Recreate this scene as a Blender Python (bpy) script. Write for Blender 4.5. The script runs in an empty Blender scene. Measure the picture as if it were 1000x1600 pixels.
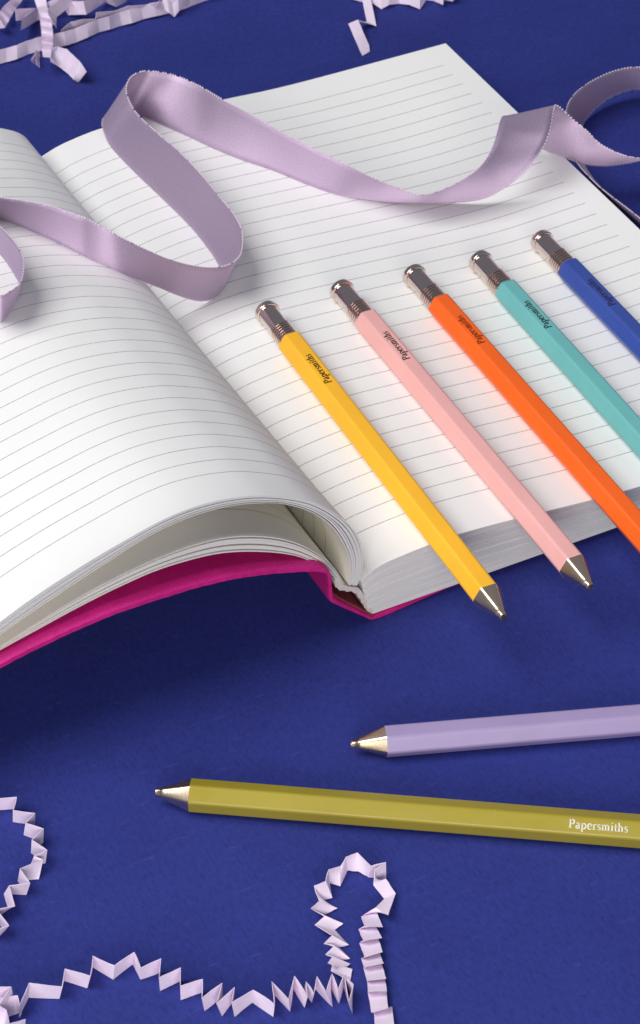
import bpy, math, random
from mathutils import Vector, Matrix

# ------------------------------------------------------------------ camera, world, light
scene = bpy.context.scene
C = scene.collection
S = 0.001                                   # all shapes below are written in millimetres
random.seed(7)

cam_data = bpy.data.cameras.new('camera')
cam = bpy.data.objects.new('camera', cam_data)
C.objects.link(cam)
cam.matrix_world = Matrix(((0.886773, 0.297019, -0.354137, -0.215378), (-0.461918, 0.596455, -0.656409, -0.385451), (0.01626, 0.745668, 0.666119, 0.433153), (0, 0, 0, 1)))
cam_data.sensor_fit = 'HORIZONTAL'
cam_data.sensor_width = 36.0
cam_data.lens = 140.914
cam_data.clip_start = 0.01
cam_data.clip_end = 50.0
cam_data.dof.use_dof = True
cam_data.dof.focus_distance = 0.60
cam_data.dof.aperture_fstop = 110.0
scene.camera = cam

world = bpy.data.worlds.new('World')
scene.world = world
world.use_nodes = True
bgn = world.node_tree.nodes['Background']
bgn.inputs['Color'].default_value = (0.78, 0.82, 1.0, 1)
bgn.inputs['Strength'].default_value = 0.21

def area(name, loc, target, size, energy, col):
    d = bpy.data.lights.new(name, 'AREA')
    d.shape = 'RECTANGLE'; d.size = size[0] * S; d.size_y = size[1] * S
    d.energy = energy; d.color = col
    o = bpy.data.objects.new(name, d)
    C.objects.link(o)
    o.location = Vector(loc) * S
    o.rotation_euler = (Vector(target) - Vector(loc)).to_track_quat('-Z', 'Y').to_euler()
    return o

# softbox behind and to the left of the table, weak bounce card beside the camera
area('key_softbox', (-1000, 280, 1640), (40, 60, 0), (1200, 1200), 32.0, (1.0, 0.985, 0.965))
area('bounce_fill', (-420, -820, 400), (0, 20, 10), (700, 420), 7.0, (1.0, 0.965, 0.92))

scene.view_settings.view_transform = 'Standard'
scene.view_settings.look = 'None'
scene.view_settings.exposure = 0.0
scene.view_settings.gamma = 1.0
scene.view_settings.use_curve_mapping = False
scene.render.engine = 'CYCLES'
scene.cycles.max_bounces = 8

# ------------------------------------------------------------------ materials
def new_mat(name):
    m = bpy.data.materials.new(name)
    m.use_nodes = True
    nt = m.node_tree
    return m, nt, nt.nodes['Principled BSDF']

def N(nt, typ, **kw):
    n = nt.nodes.new(typ)
    for k, v in kw.items():
        setattr(n, k, v)
    return n

def math_node(nt, op, a, b=None, c=None):
    n = N(nt, 'ShaderNodeMath', operation=op)
    for i, v in enumerate((a, b, c)):
        if v is None: continue
        if isinstance(v, (int, float)): n.inputs[i].default_value = v
        else: nt.links.new(v, n.inputs[i])
    return n.outputs[0]

def mix_col(nt, fac, a, b):
    n = N(nt, 'ShaderNodeMix', data_type='RGBA')
    if isinstance(fac, (int, float)): n.inputs[0].default_value = fac
    else: nt.links.new(fac, n.inputs[0])
    for i, v in ((6, a), (7, b)):
        if isinstance(v, tuple): n.inputs[i].default_value = v + (1,)
        else: nt.links.new(v, n.inputs[i])
    return n.outputs[2]

def noise(nt, coord, scale, detail=2.0, rough=0.5, stretch=None):
    if stretch:
        mp = N(nt, 'ShaderNodeMapping')
        nt.links.new(coord, mp.inputs['Vector'])
        mp.inputs['Scale'].default_value = stretch
        coord = mp.outputs[0]
    n = N(nt, 'ShaderNodeTexNoise')
    nt.links.new(coord, n.inputs['Vector'])
    n.inputs['Scale'].default_value = scale
    n.inputs['Detail'].default_value = detail
    n.inputs['Roughness'].default_value = rough
    return n.outputs['Fac']

def ramp(nt, fac, lo, hi):
    n = N(nt, 'ShaderNodeMapRange')
    nt.links.new(fac, n.inputs[0])
    n.inputs[1].default_value = lo; n.inputs[2].default_value = hi
    return n.outputs[0]

def bump(nt, b, height, strength, dist):
    n = N(nt, 'ShaderNodeBump')
    n.inputs['Strength'].default_value = strength
    n.inputs['Distance'].default_value = dist * S
    nt.links.new(height, n.inputs['Height'])
    nt.links.new(n.outputs[0], b.inputs['Normal'])

def objcoord(nt):
    return N(nt, 'ShaderNodeTexCoord').outputs['Object']

def uvcoord(nt):
    return N(nt, 'ShaderNodeTexCoord').outputs['UV']

# blue craft paper: soft mottling plus fine fibres
m_blue, nt, b = new_mat('blue_craft_paper')
oc = objcoord(nt)
n1 = ramp(nt, noise(nt, oc, 45, 4, 0.6), 0.3, 0.7)
n2 = ramp(nt, noise(nt, oc, 700, 3, 0.7), 0.25, 0.75)
n3 = ramp(nt, noise(nt, oc, 1500, 2, 0.6, (1.0, 0.25, 1.0)), 0.3, 0.7)
c1 = mix_col(nt, n1, (0.0135, 0.021, 0.160), (0.0195, 0.030, 0.212))
c2 = mix_col(nt, math_node(nt, 'MULTIPLY', n2, 0.55), c1, (0.030, 0.043, 0.272))
c3 = mix_col(nt, math_node(nt, 'MULTIPLY', ramp(nt, n3, 0.45, 1.0), 0.5), c2, (0.009, 0.016, 0.120))
fib = noise(nt, oc, 520, 3, 0.7, (0.22, 1.0, 1.0))
c3 = mix_col(nt, math_node(nt, 'MULTIPLY', ramp(nt, fib, 0.62, 0.74), 0.45), c3, (0.050, 0.066, 0.33))
speck = noise(nt, oc, 1150, 0, 0.5)
c3 = mix_col(nt, math_node(nt, 'MULTIPLY', ramp(nt, speck, 0.83, 0.87), 0.6), c3, (0.006, 0.009, 0.06))
nt.links.new(c3, b.inputs['Base Color'])
b.inputs['Roughness'].default_value = 0.82
b.inputs['Specular IOR Level'].default_value = 0.3
bump(nt, b, n2, 0.35, 0.12)

# ruled paper: lines from the page's own coordinates (millimetres in the UV map)
def page_material(name, base, line):
    m, nt, b = new_mat(name)
    uv = uvcoord(nt)
    sep = N(nt, 'ShaderNodeSeparateXYZ'); nt.links.new(uv, sep.inputs[0])
    u, v = sep.outputs[0], sep.outputs[1]
    f = math_node(nt, 'FRACT', math_node(nt, 'ADD', math_node(nt, 'DIVIDE', math_node(nt, 'SUBTRACT', v, 13.0), 6.0), 0.5))
    d = math_node(nt, 'MULTIPLY', math_node(nt, 'ABSOLUTE', math_node(nt, 'SUBTRACT', f, 0.5)), 6.0)
    on = math_node(nt, 'LESS_THAN', d, 0.15)
    for test, val, s in (('GREATER_THAN', 0.2, u), ('LESS_THAN', 141.0, u), ('GREATER_THAN', 11.0, v), ('LESS_THAN', 201.0, v)):
        on = math_node(nt, 'MULTIPLY', on, math_node(nt, test, s, val))
    brk = ramp(nt, noise(nt, uv, 1.3, 2), 0.25, 0.6)
    on = math_node(nt, 'MULTIPLY', on, math_node(nt, 'MULTIPLY_ADD', brk, 0.32, 0.40))
    tint = ramp(nt, noise(nt, uv, 0.05, 2), 0.35, 0.65)
    base2 = mix_col(nt, math_node(nt, 'MULTIPLY', tint, 0.5), base, tuple(x * y for x, y in zip(base, (0.985, 0.985, 0.97))))
    nt.links.new(mix_col(nt, on, base2, line), b.inputs['Base Color'])
    b.inputs['Roughness'].default_value = 0.75
    b.inputs['Specular IOR Level'].default_value = 0.25
    bump(nt, b, noise(nt, uv, 2.2, 3, 0.6), 0.06, 0.05)
    return m
m_page = page_material('ruled_paper', (0.85, 0.85, 0.845), (0.17, 0.175, 0.19))
m_warm_page = page_material('ruled_paper_warm_lit', (0.89, 0.865, 0.78), (0.22, 0.22, 0.22))  # same paper, with the warm bounced light of the hollow put into its colour

# cut edges of the leaves: fine streaks along the edge
m_edge, nt, b = new_mat('page_edges')
uv = uvcoord(nt)
st = noise(nt, uv, 1.0, 3, 0.7, (0.02, 9.0, 1.0))
nt.links.new(mix_col(nt, ramp(nt, st, 0.3, 0.7), (0.58, 0.57, 0.555), (0.86, 0.855, 0.84)), b.inputs['Base Color'])
b.inputs['Roughness'].default_value = 0.8
bump(nt, b, st, 0.45, 0.12)

def cloth_material(name, col, dark):
    m, nt, b = new_mat(name)
    oc = objcoord(nt)
    n1 = noise(nt, oc, 1400, 3, 0.7)
    n2 = noise(nt, oc, 120, 3, 0.6)
    c = mix_col(nt, ramp(nt, n1, 0.3, 0.7), dark, col)
    c = mix_col(nt, math_node(nt, 'MULTIPLY', ramp(nt, n2, 0.45, 0.75), 0.25), c, tuple(min(1, x * 1.5 + .02) for x in col))
    nt.links.new(c, b.inputs['Base Color'])
    b.inputs['Roughness'].default_value = 0.7
    bump(nt, b, n1, 0.6, 0.15)
    return m
m_cover = cloth_material('magenta_book_cloth', (0.60, 0.005, 0.215), (0.43, 0.003, 0.15))
m_spine_shade = cloth_material('shaded_spine_cloth', (0.30, 0.03, 0.05), (0.22, 0.02, 0.035))  # magenta cover as it looks in shadow, darkness put into the colour
m_glue = cloth_material('spine_glue', (0.72, 0.66, 0.62), (0.55, 0.48, 0.45))

# satin ribbon
def satin(name, col, light):
    m, nt, b = new_mat(name)
    uv = uvcoord(nt)
    thread = noise(nt, uv, 1.0, 2, 0.6, (6.0, 2.2, 1.0))
    grain = noise(nt, uv, 1.9, 3, 0.8)
    c = mix_col(nt, ramp(nt, grain, 0.35, 0.7), col, light)
    nt.links.new(c, b.inputs['Base Color'])
    b.inputs['Roughness'].default_value = 0.52
    b.inputs['Metallic'].default_value = 0.62
    b.inputs['Anisotropic Rotation'].default_value = 0.25
    b.inputs['Specular IOR Level'].default_value = 0.8
    b.inputs['Specular Tint'].default_value = (1.0, 0.86, 0.98, 1)
    b.inputs['Anisotropic'].default_value = 0.98
    tg = N(nt, 'ShaderNodeTangent', direction_type='UV_MAP')
    nt.links.new(tg.outputs[0], b.inputs['Tangent'])
    b.inputs['Sheen Weight'].default_value = 0.25
    b.inputs['Sheen Tint'].default_value = (0.95, 0.8, 1.0, 1)
    h = math_node(nt, 'ADD', thread, grain)
    bump(nt, b, h, 0.22, 0.11)
    return m
m_ribbon = satin('mauve_satin', (0.51, 0.38, 0.55), (0.68, 0.55, 0.715))
m_picot, nt, b = new_mat('mauve_picot_thread')
b.inputs['Base Color'].default_value = (0.78, 0.69, 0.80, 1)
b.inputs['Roughness'].default_value = 0.4

# crinkle paper
m_crinkle, nt, b = new_mat('lilac_shred_paper')
oc = objcoord(nt)
n1 = noise(nt, oc, 260, 3, 0.6)
nt.links.new(mix_col(nt, ramp(nt, n1, 0.3, 0.7), (0.74, 0.62, 0.78), (0.82, 0.70, 0.85)), b.inputs['Base Color'])
b.inputs['Roughness'].default_value = 0.75
bump(nt, b, noise(nt, oc, 900, 3, 0.6), 0.25, 0.1)

def lacquer(name, col):
    m, nt, b = new_mat(name)
    oc = objcoord(nt)
    sp = ramp(nt, noise(nt, oc, 900, 2, 0.5), 0.72, 0.80)
    lo = tuple(x * 0.93 for x in col)
    c = mix_col(nt, ramp(nt, noise(nt, oc, 60, 3, 0.6), 0.35, 0.65), lo, col)
    c = mix_col(nt, math_node(nt, 'MULTIPLY', sp, 0.25), c, tuple(min(1, x * .5 + .4) for x in col))
    nt.links.new(c, b.inputs['Base Color'])
    smudge = ramp(nt, noise(nt, oc, 110, 4, 0.7, (0.5, 1, 1)), 0.35, 0.7)
    r = math_node(nt, 'MULTIPLY_ADD', smudge, 0.16, 0.30)
    nt.links.new(r, b.inputs['Roughness'])
    b.inputs['Specular IOR Level'].default_value = 0.45
    bump(nt, b, noise(nt, oc, 500, 2, 0.5), 0.04, 0.05)
    return m

def metal(name, col, rough):
    m, nt, b = new_mat(name)
    oc = objcoord(nt)
    b.inputs['Base Color'].default_value = col + (1,)
    b.inputs['Metallic'].default_value = 1.0
    r = math_node(nt, 'MULTIPLY_ADD', noise(nt, oc, 400, 3, 0.7, (0.15, 1, 1)), 0.10, rough)
    nt.links.new(r, b.inputs['Roughness'])
    return m
m_rose = metal('rose_gold_metal', (0.76, 0.635, 0.57), 0.04)
m_gold = metal('pale_gold_metal', (0.84, 0.68, 0.50), 0.22)
m_hole, nt, b = new_mat('tip_hole_shade')
b.inputs['Base Color'].default_value = (0.02, 0.016, 0.012, 1)  # near-black stands in for the shade inside the tip hole
b.inputs['Roughness'].default_value = 0.4

# ------------------------------------------------------------------ mesh helpers
def tag(o, label=None, cat=None, group=None, kind=None):
    if label: o['label'] = label
    if cat: o['category'] = cat
    if group: o['group'] = group
    if kind: o['kind'] = kind
    return o

def mesh_obj(name, verts, faces, mats, parent=None, uvs=None, midx=None, smooth=None, matrix=None):
    me = bpy.data.meshes.new(name)
    me.from_pydata([tuple(c * S for c in v) for v in verts], [], faces)
    for m in (mats if isinstance(mats, (list, tuple)) else [mats]):
        me.materials.append(m)
    if uvs is not None:                      # one uv per vertex
        lay = me.uv_layers.new(name='UVMap')
        for lp in me.loops:
            lay.data[lp.index].uv = uvs[lp.vertex_index]
    if midx is not None:
        me.polygons.foreach_set('material_index', midx)
    if smooth is not None:
        if isinstance(smooth, (list, tuple)): me.polygons.foreach_set('use_smooth', smooth)
        else: me.polygons.foreach_set('use_smooth', [bool(smooth)] * len(me.polygons))
    me.update()
    o = bpy.data.objects.new(name, me)
    C.objects.link(o)
    if parent: o.parent = parent
    if matrix is not None: o.matrix_world = matrix
    return o

def empty(name, loc=(0, 0, 0), matrix=None):
    o = bpy.data.objects.new(name, None)
    o.empty_display_size = 0.01
    C.objects.link(o)
    if matrix is not None: o.matrix_world = matrix
    else: o.location = Vector(loc) * S
    return o

def catmull(pts, n):
    """n points evenly spaced by arc length on a Catmull-Rom curve through pts (tuples of any size)"""
    P = [tuple(2 * a - b for a, b in zip(pts[0], pts[1]))] + list(pts) + [tuple(2 * a - b for a, b in zip(pts[-1], pts[-2]))]
    fine = []
    for i in range(1, len(P) - 2):
        p0, p1, p2, p3 = P[i - 1:i + 3]
        for k in range(16):
            t = k / 16
            fine.append(tuple(0.5 * (2 * b + (c - a) * t + (2 * a - 5 * b + 4 * c - d) * t * t + (3 * b - a - 3 * c + d) * t ** 3)
                              for a, b, c, d in zip(p0, p1, p2, p3)))
    fine.append(tuple(pts[-1]))
    L = [0.0]
    for a, b in zip(fine, fine[1:]):
        L.append(L[-1] + math.dist(a, b))
    out, j = [], 0
    for k in range(n):
        s = L[-1] * k / (n - 1)
        while j < len(L) - 2 and L[j + 1] < s: j += 1
        w = 0 if L[j + 1] == L[j] else (s - L[j]) / (L[j + 1] - L[j])
        out.append(tuple(a + (b - a) * w for a, b in zip(fine[j], fine[j + 1])))
    return out, L[-1]

def interp(x, tab):
    if x <= tab[0][0]: return tab[0][1]
    for (a, b), (c, d) in zip(tab, tab[1:]):
        if x <= c: return b + (d - b) * (x - a) / (c - a)
    return tab[-1][1]

def slab(name, top, bot, us, ys, mats, parent, zig=None):
    """closed leaf bundle: top/bot are rows (per y) of xyz points along the profile; lines by (u, y)"""
    V, F, UV, MI, SM = [], [], [], [], []
    ny, nu = len(top), len(top[0])
    def grid(rows, flip, mi):
        base = len(V)
        for j, row in enumerate(rows):
            for i, p in enumerate(row):
                V.append(p); UV.append((us[i], ys[j]))
        for j in range(ny - 1):
            for i in range(nu - 1):
                q = [base + j * nu + i, base + j * nu + i + 1, base + (j + 1) * nu + i + 1, base + (j + 1) * nu + i]
                F.append(q[::-1] if flip else q); MI.append(mi); SM.append(True)
    def side(a, b, along, flip):
        base = len(V); n = len(a)
        for i in range(n):
            V.append(a[i]); UV.append((along[i], math.dist(a[i], b[i]) + b[i][2]))
            V.append(b[i]); UV.append((along[i], b[i][2]))
        for i in range(n - 1):
            q = [base + 2 * i, base + 2 * i + 1, base + 2 * i + 3, base + 2 * i + 2]
            F.append(q[::-1] if flip else q); MI.append(1); SM.append(False)
    grid(top, False, 0); grid(bot, True, 0)
    side(top[0], bot[0], us, False)
    side(top[-1], bot[-1], us, True)
    side([r[0] for r in top], [r[0] for r in bot], ys, True)
    side([r[-1] for r in top], [r[-1] for r in bot], ys, False)
    return mesh_obj(name, V, F, mats, parent, UV, MI, SM)

# ------------------------------------------------------------------ the surface
tabv = [(-1500, -1500, 0), (1500, -1500, 0), (1500, 1500, 0), (-1500, 1500, 0)]
table = mesh_obj('tabletop_paper', tabv, [(0, 1, 2, 3)], m_blue)
tag(table, 'flat sheet of blue craft paper under everything', kind='structure')

# ------------------------------------------------------------------ notebook
book = empty('notebook', (0, 0, 0))
tag(book, 'open magenta notebook with ruled white pages and arching left leaves', 'notebook')
PW, PH = 148.0, 210.0

RIGHT_FRONT = [(4.3, 14.6), (6.4, 16.5), (8.8, 17.6), (12.3, 18.3), (22, 19.1), (31, 19.3), (46.8, 17.9), (70, 15.2), (85, 14.0), (110, 13.0), (148, 12.7)]
RIGHT_BACK = [(4.3, 8.6), (6.7, 10), (9.4, 11.2), (15.8, 13.3), (28.4, 15.1), (45, 14.9), (71, 13.7), (84.6, 12.9), (102, 12.6), (148, 12.8)]
rf, _ = catmull(RIGHT_FRONT, 60)
rb, _ = catmull(RIGHT_BACK, 60)

def right_top(x, y):
    t = min(max(y / PH, 0), 1)
    sag = 1.2 * math.sin(math.pi * t) * math.exp(-((x - 112) / 22) ** 2)
    return interp(x, rf) * (1 - t) + interp(x, rb) * t - sag

def lift(y):                                  # how high the left leaves stand along the spine
    return .955 - .0025 * y + .045 * math.exp(-max(y, 0) / 8)

def raise_z(z, y):
    return z if z < 12 else 12 + (z - 12) * lift(y)

ROWS = [0, .6, 2, 5, 10, 18] + [28 + 14 * k for k in range(13)] + [209.4, 210]

# right-hand block, bundles of leaves from the cover upwards
block = empty('leaf_block', (0, 0, 0)); block.parent = book
NB = 17
cuts = [0.0]
for k in range(NB):
    cuts.append(cuts[-1] + random.uniform(0.75, 1.25) * (0.55 if k == NB - 1 else 1))
cuts = [c / cuts[-1] for c in cuts]
BASE_Z = 2.0
for k in range(NB):
    t0, t1 = cuts[k], cuts[k + 1]
    x_out = PW + random.uniform(-0.5, 0.25) - (0 if k == NB - 1 else 0.2)
    yoff = random.uniform(-0.05, 0.12) if k < NB - 1 else -0.05
    nx = 46
    top, bot = [], []
    for y in ROWS:
        yy = yoff + y * (PH - 2 * yoff * .5) / PH
        rt, rb_ = [], []
        for i in range(nx):
            s = (i / (nx - 1)) ** 1.5
            for t, row, dz in ((t1, rt, 0.0), (t0, rb_, 0.035)):
                xs = 7.2 + (4.3 - 7.2) * t
                x = xs + (x_out - xs) * s
                xx = 4.3 + (148 - 4.3) * s
                z = BASE_Z + (right_top(xx, y) - BASE_Z) * t + dz
                if t1 > .93 or k < 1: pass
                else: z += .05 * math.sin(xx * .11 + k * 2.1 + y * .02)
                row.append((x, yy, z))
        top.append(rt); bot.append(rb_)
    us = [4.3 + (148 - 4.3) * (i / (nx - 1)) ** 1.5 for i in range(nx)]
    slab('leaf_bundle', top, bot, us, ROWS, [m_page, m_edge], block)

# left-hand leaves: upper arch and lower arch
UPPER_TOP = [(3.3, 13.7), (4.4, 16.5), (4.8, 20.5), (4.5, 24.8), (3.2, 29.6), (1, 34.2), (-2.3, 38.7), (-6.4, 43.2), (-10.9, 46.9), (-19.2, 51.6), (-25, 54.0), (-33.1, 55.9), (-41.1, 56.4), (-49.1, 55.3), (-56.2, 53.4), (-64.2, 51), (-72.1, 48.2), (-80, 45), (-88, 41.1), (-99, 35.2), (-111, 28.6)]
UPPER_BOT = [(0.9, 14.9), (1.1, 17.5), (1.0, 20.6), (0.5, 24.4), (-2.1, 31.7), (-5.7, 38.1), (-10.8, 43.8), (-16.7, 48.1), (-20.9, 50.2), (-29.1, 52.8), (-37.1, 53.8), (-45.2, 53.4), (-53.1, 51.6), (-60.4, 48.8), (-65.9, 46.7), (-72.3, 44.1), (-80.3, 40.8), (-88.2, 37.2), (-99, 31.6), (-110, 26.6)]
LOWER_TOP = [(-0.2, 15.2), (-1.8, 19.5), (-4.3, 24.3), (-7.2, 28), (-10.7, 31.9), (-14.8, 35.6), (-20.8, 39.5), (-29.1, 43), (-37.3, 44.6), (-48.6, 44.4), (-60.6, 42.5), (-72.6, 39.3), (-84.6, 35.0), (-97, 30.3), (-111, 25.4), (-124, 19.6), (-134, 14.2)]
LOWER_BOT = [(-2.5, 17.2), (-3.5, 19.8), (-6, 23.4), (-9.6, 27.3), (-14.1, 31.1), (-20.8, 35), (-29.2, 38.6), (-37.3, 40.6), (-48.7, 41.2), (-58.8, 40), (-68.7, 38), (-78.8, 35.4), (-88.6, 32.8), (-98, 29.9), (-111, 24.9), (-123, 18.9), (-133, 13.4)]

def arch(name, tp, bp, fr, mats_list, nu=64):
    root = empty(name, (0, 0, 0)); root.parent = book
    ct, lt = catmull(tp, nu); cb, _ = catmull(bp, nu)
    us = [lt * i / (nu - 1) for i in range(nu)]
    for k, (a, b, shift, dx) in enumerate(fr):
        top, bot = [], []
        for y in ROWS:
            yy = shift + y * (PH - shift) / PH
            rt, rb_ = [], []
            for i in range(nu):
                w = math.sin(math.pi * min(1, i / (nu * .75))) * dx
                for f, row in ((a, rt), (b, rb_)):
                    f2 = f + w
                    x = ct[i][0] + (cb[i][0] - ct[i][0]) * f2
                    z = ct[i][1] + (cb[i][1] - ct[i][1]) * f2
                    row.append((x, yy, raise_z(z, y)))
            top.append(rt); bot.append(rb_)
        # profile runs right-to-left here, so swap the winding by reversing both rows
        top = [r[::-1] for r in top]; bot = [r[::-1] for r in bot]
        slab('leaf_bundle', top, bot, us[::-1], ROWS, mats_list[min(k, len(mats_list) - 1)], root)
arch('upper_leaves', UPPER_TOP, UPPER_BOT,
     [(0.0, 0.10, 0.0, 0.0), (0.13, 0.30, 0.15, 0.01), (0.335, 0.50, -0.1, 0.02), (0.56, 0.66, 0.2, 0.02), (0.70, 0.84, 0.05, 0.0), (0.89, 0.96, -0.15, 0.02)],
     [[m_page, m_edge], [m_page, m_edge], [m_page, m_edge], [m_page, m_edge], [m_page, m_edge], [m_warm_page, m_edge]])
arch('lower_leaves', LOWER_TOP, LOWER_BOT,
     [(0.0, 0.07, 0.1, 0.0), (0.13, 0.24, -0.1, 0.03), (0.30, 0.52, 0.15, 0.02), (0.58, 0.66, -0.05, 0.05), (0.72, 0.90, 0.1, 0.0), (0.95, 1.03, -0.2, 0.02)],
     [[m_warm_page, m_edge]])

# cover: one bent board, extruded along the spine
COVER = [(149.5, 0.15), (110, 0.15), (70, 0.15), (30, 0.15), (12, 0.15), (8.6, 0.16), (7.6, 0.25), (7.0, 0.7), (4.6, 3.2), (1.0, 7.0), (-2.6, 10.8), (-5.0, 13.5), (-5.6, 14.3), (-5.85, 15.2), (-6.1, 18.5), (-6.5, 22.6), (-6.9, 23.9), (-7.9, 24.9), (-9.4, 25.7), (-14, 27.6), (-23, 30.5), (-31, 32.4), (-39, 33.6), (-47.5, 34.1), (-61, 34.2), (-70.6, 33.3), (-80, 31.8), (-90, 29.6), (-102, 26.0), (-115, 20.8), (-128, 14.2), (-140, 7.0), (-150, 0.3)]
cv = COVER[:5] + catmull(COVER[4:], 190)[0][1:]
def board(x):
    return 1.15 + 0.6 * min(1, max(0, (-6.5 - x) / 3)) + 0.3 * min(1, max(0, (x - 7) / 6))
offs = []
for i, (x, z) in enumerate(cv):
    a = cv[max(0, i - 1)]; b_ = cv[min(len(cv) - 1, i + 1)]
    tx, tz = b_[0] - a[0], b_[1] - a[1]
    l = math.hypot(tx, tz)
    nx_, nz_ = tz / l, -tx / l              # towards the leaves
    offs.append((x + nx_ * board(x), max(z + nz_ * board(x), 0.3)))
crow = [0, .5, 1.2, 4, 10, 20, 40, 70, 110, 150, 190, 206, 211, 212]
def cover_y(x, v):
    f = -0.35 - 2.65 * min(1, max(0, (6 - x) / 14)) + 2.6 * min(1, max(0, (x - 12) / 30))
    return f + (v / 212) * (213.2 - f)
top, bot = [], []
for v in crow:
    rt, rb_ = [], []
    for i, ((x, z), (xo, zo)) in enumerate(zip(cv, offs)):
        e = 0.32 if v in (0, 212) else (0.06 if v in (.5, 211) else 0)   # rounded turn-in of the cloth
        y = cover_y(x, v) + (.05 * math.sin(x * 1.73) + .04 * math.sin(x * .61 + 2) + random.uniform(-.04, .04)) * (v < 1)
        xm, zm = (x + xo) / 2, (z + zo) / 2
        rt.append((xo + (xm - xo) * e, y, raise_z(zo + (zm - zo) * e, y)))
        rb_.append((x + (xm - x) * e, y, raise_z(z + (zm - z) * e, y)))
    top.append(rt[::-1]); bot.append(rb_[::-1])
us = [float(i) for i in range(len(cv))][::-1]
cover = slab('cover', top, bot, us, crow, [m_cover, m_cover], book)

# inside of the spine board: dark strip with the shade painted into its colour
shade_pts = [(xo, zo) for (xo, zo), (x, z) in zip(offs, cv) if -7.0 < xo < 8.0 and z < 19 and x < 8]
top, bot = [], []
for v in (1.0, 60, 120, 180, 211):
    y = -1.6 + v
    top.append([(x + .35, y, raise_z(z + .35, y)) for x, z in shade_pts][::-1])
    bot.append([(x + .05, y, raise_z(z + .05, y)) for x, z in shade_pts][::-1])
slab('spine_shade_strip', top, bot, [float(i) for i in range(len(shade_pts))][::-1], (1.0, 60, 120, 180, 211), [m_spine_shade, m_spine_shade], book)

# glued back of the leaves
GL = [(-2.9, 18.0), (-1.9, 15.4), (-0.2, 13.9), (1.4, 13.0), (3.0, 11.9), (4.4, 9.4), (5.8, 6.2), (7.4, 2.2)]
gl, _ = catmull(GL, 40)
top, bot = [], []
GR = [0.05 + 208.9 * k / 30 for k in range(31)]
for y in GR:
    rt, rb_ = [], []
    for i, (x, z) in enumerate(gl):
        w = .22 * math.sin(i * 1.35) + .1 * math.sin(i * 2.9 + y)
        k = .75 + .25 * lift(y) if z > 9 else 1
        rt.append((x + .75, y, z * k + .7)); rb_.append((x - .35 + w * .4, y, z * k - .35 + w * .5))
    top.append(rt[::-1]); bot.append(rb_[::-1])
slab('binding', top, bot, [float(i) for i in range(40)][::-1], GR, [m_glue, m_glue], book)

# ------------------------------------------------------------------ pens
AF2 = 3.46                                   # half the width across the flats
def hex_ring(x, sc=1.0, rad=1.05, seg=5):
    pts = []
    R = AF2 / math.cos(math.pi / 6)
    for k in range(6):
        a = math.radians(60 * k + 30 + 30)    # corner direction (flats face up and down)
        a = math.radians(60 * k)
        cx, cy = (R - rad / math.cos(math.pi / 6)) * math.cos(a), (R - rad / math.cos(math.pi / 6)) * math.sin(a)
        for q in range(seg + 1):
            b_ = a + math.radians(-30 + 60 * q / seg)
            pts.append((x, (cx + rad * math.cos(b_)) * sc, (cy + rad * math.sin(b_)) * sc))
    return pts

def loft(rings, close_start=False, close_end=False):
    V, F = [], []
    n = len(rings[0])
    for r in rings: V += r
    for j in range(len(rings) - 1):
        for i in range(n):
            k = (i + 1) % n
            F.append((j * n + i, j * n + k, (j + 1) * n + k, (j + 1) * n + i))
    if close_start: F.append(tuple(range(n))[::-1])
    if close_end: F.append(tuple(range((len(rings) - 1) * n, len(rings) * n)))
    F = [f[::-1] for f in F]
    return V, F

def lathe(profile, seg=48):
    rings = []
    for x, r in profile:
        rings.append([(x, r * math.cos(2 * math.pi * i / seg), r * math.sin(2 * math.pi * i / seg)) for i in range(seg)])
    return loft(rings)

def sharpen(o, ang=35):
    o.data.polygons.foreach_set('use_smooth', [True] * len(o.data.polygons))
    o.data.set_sharp_from_angle(angle=math.radians(ang))
    return o

# serif lettering, drawn stroke by stroke; x-height 1, widths in the same unit
TK, TN = 0.24, 0.10
def arc(cx, cy, rx, ry, a0, a1, w0, w1, n=9, wm=None):
    out = []
    for i in range(n):
        t = i / (n - 1); a = math.radians(a0 + (a1 - a0) * t)
        w = w0 + (w1 - w0) * t
        if wm is not None: w = w + (wm - w) * math.sin(math.pi * t)
        out.append((cx + rx * math.cos(a), cy + ry * math.sin(a), w))
    return out
def stem(x, y0, y1, serif_top='l', serif_bot='b', w=TK):
    st = [[(x, y0, w), (x, y1, w)]]
    if serif_bot == 'b': st.append([(x - .24, y0 + .04, .08), (x + .24, y0 + .04, .08)])
    if serif_top == 'l': st.append([(x - .24, y1 - .12, .07), (x + .02, y1 - .02, .14)])
    if serif_top == 'b': st.append([(x - .24, y1 - .04, .08), (x + .24, y1 - .04, .08)])
    return st
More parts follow.
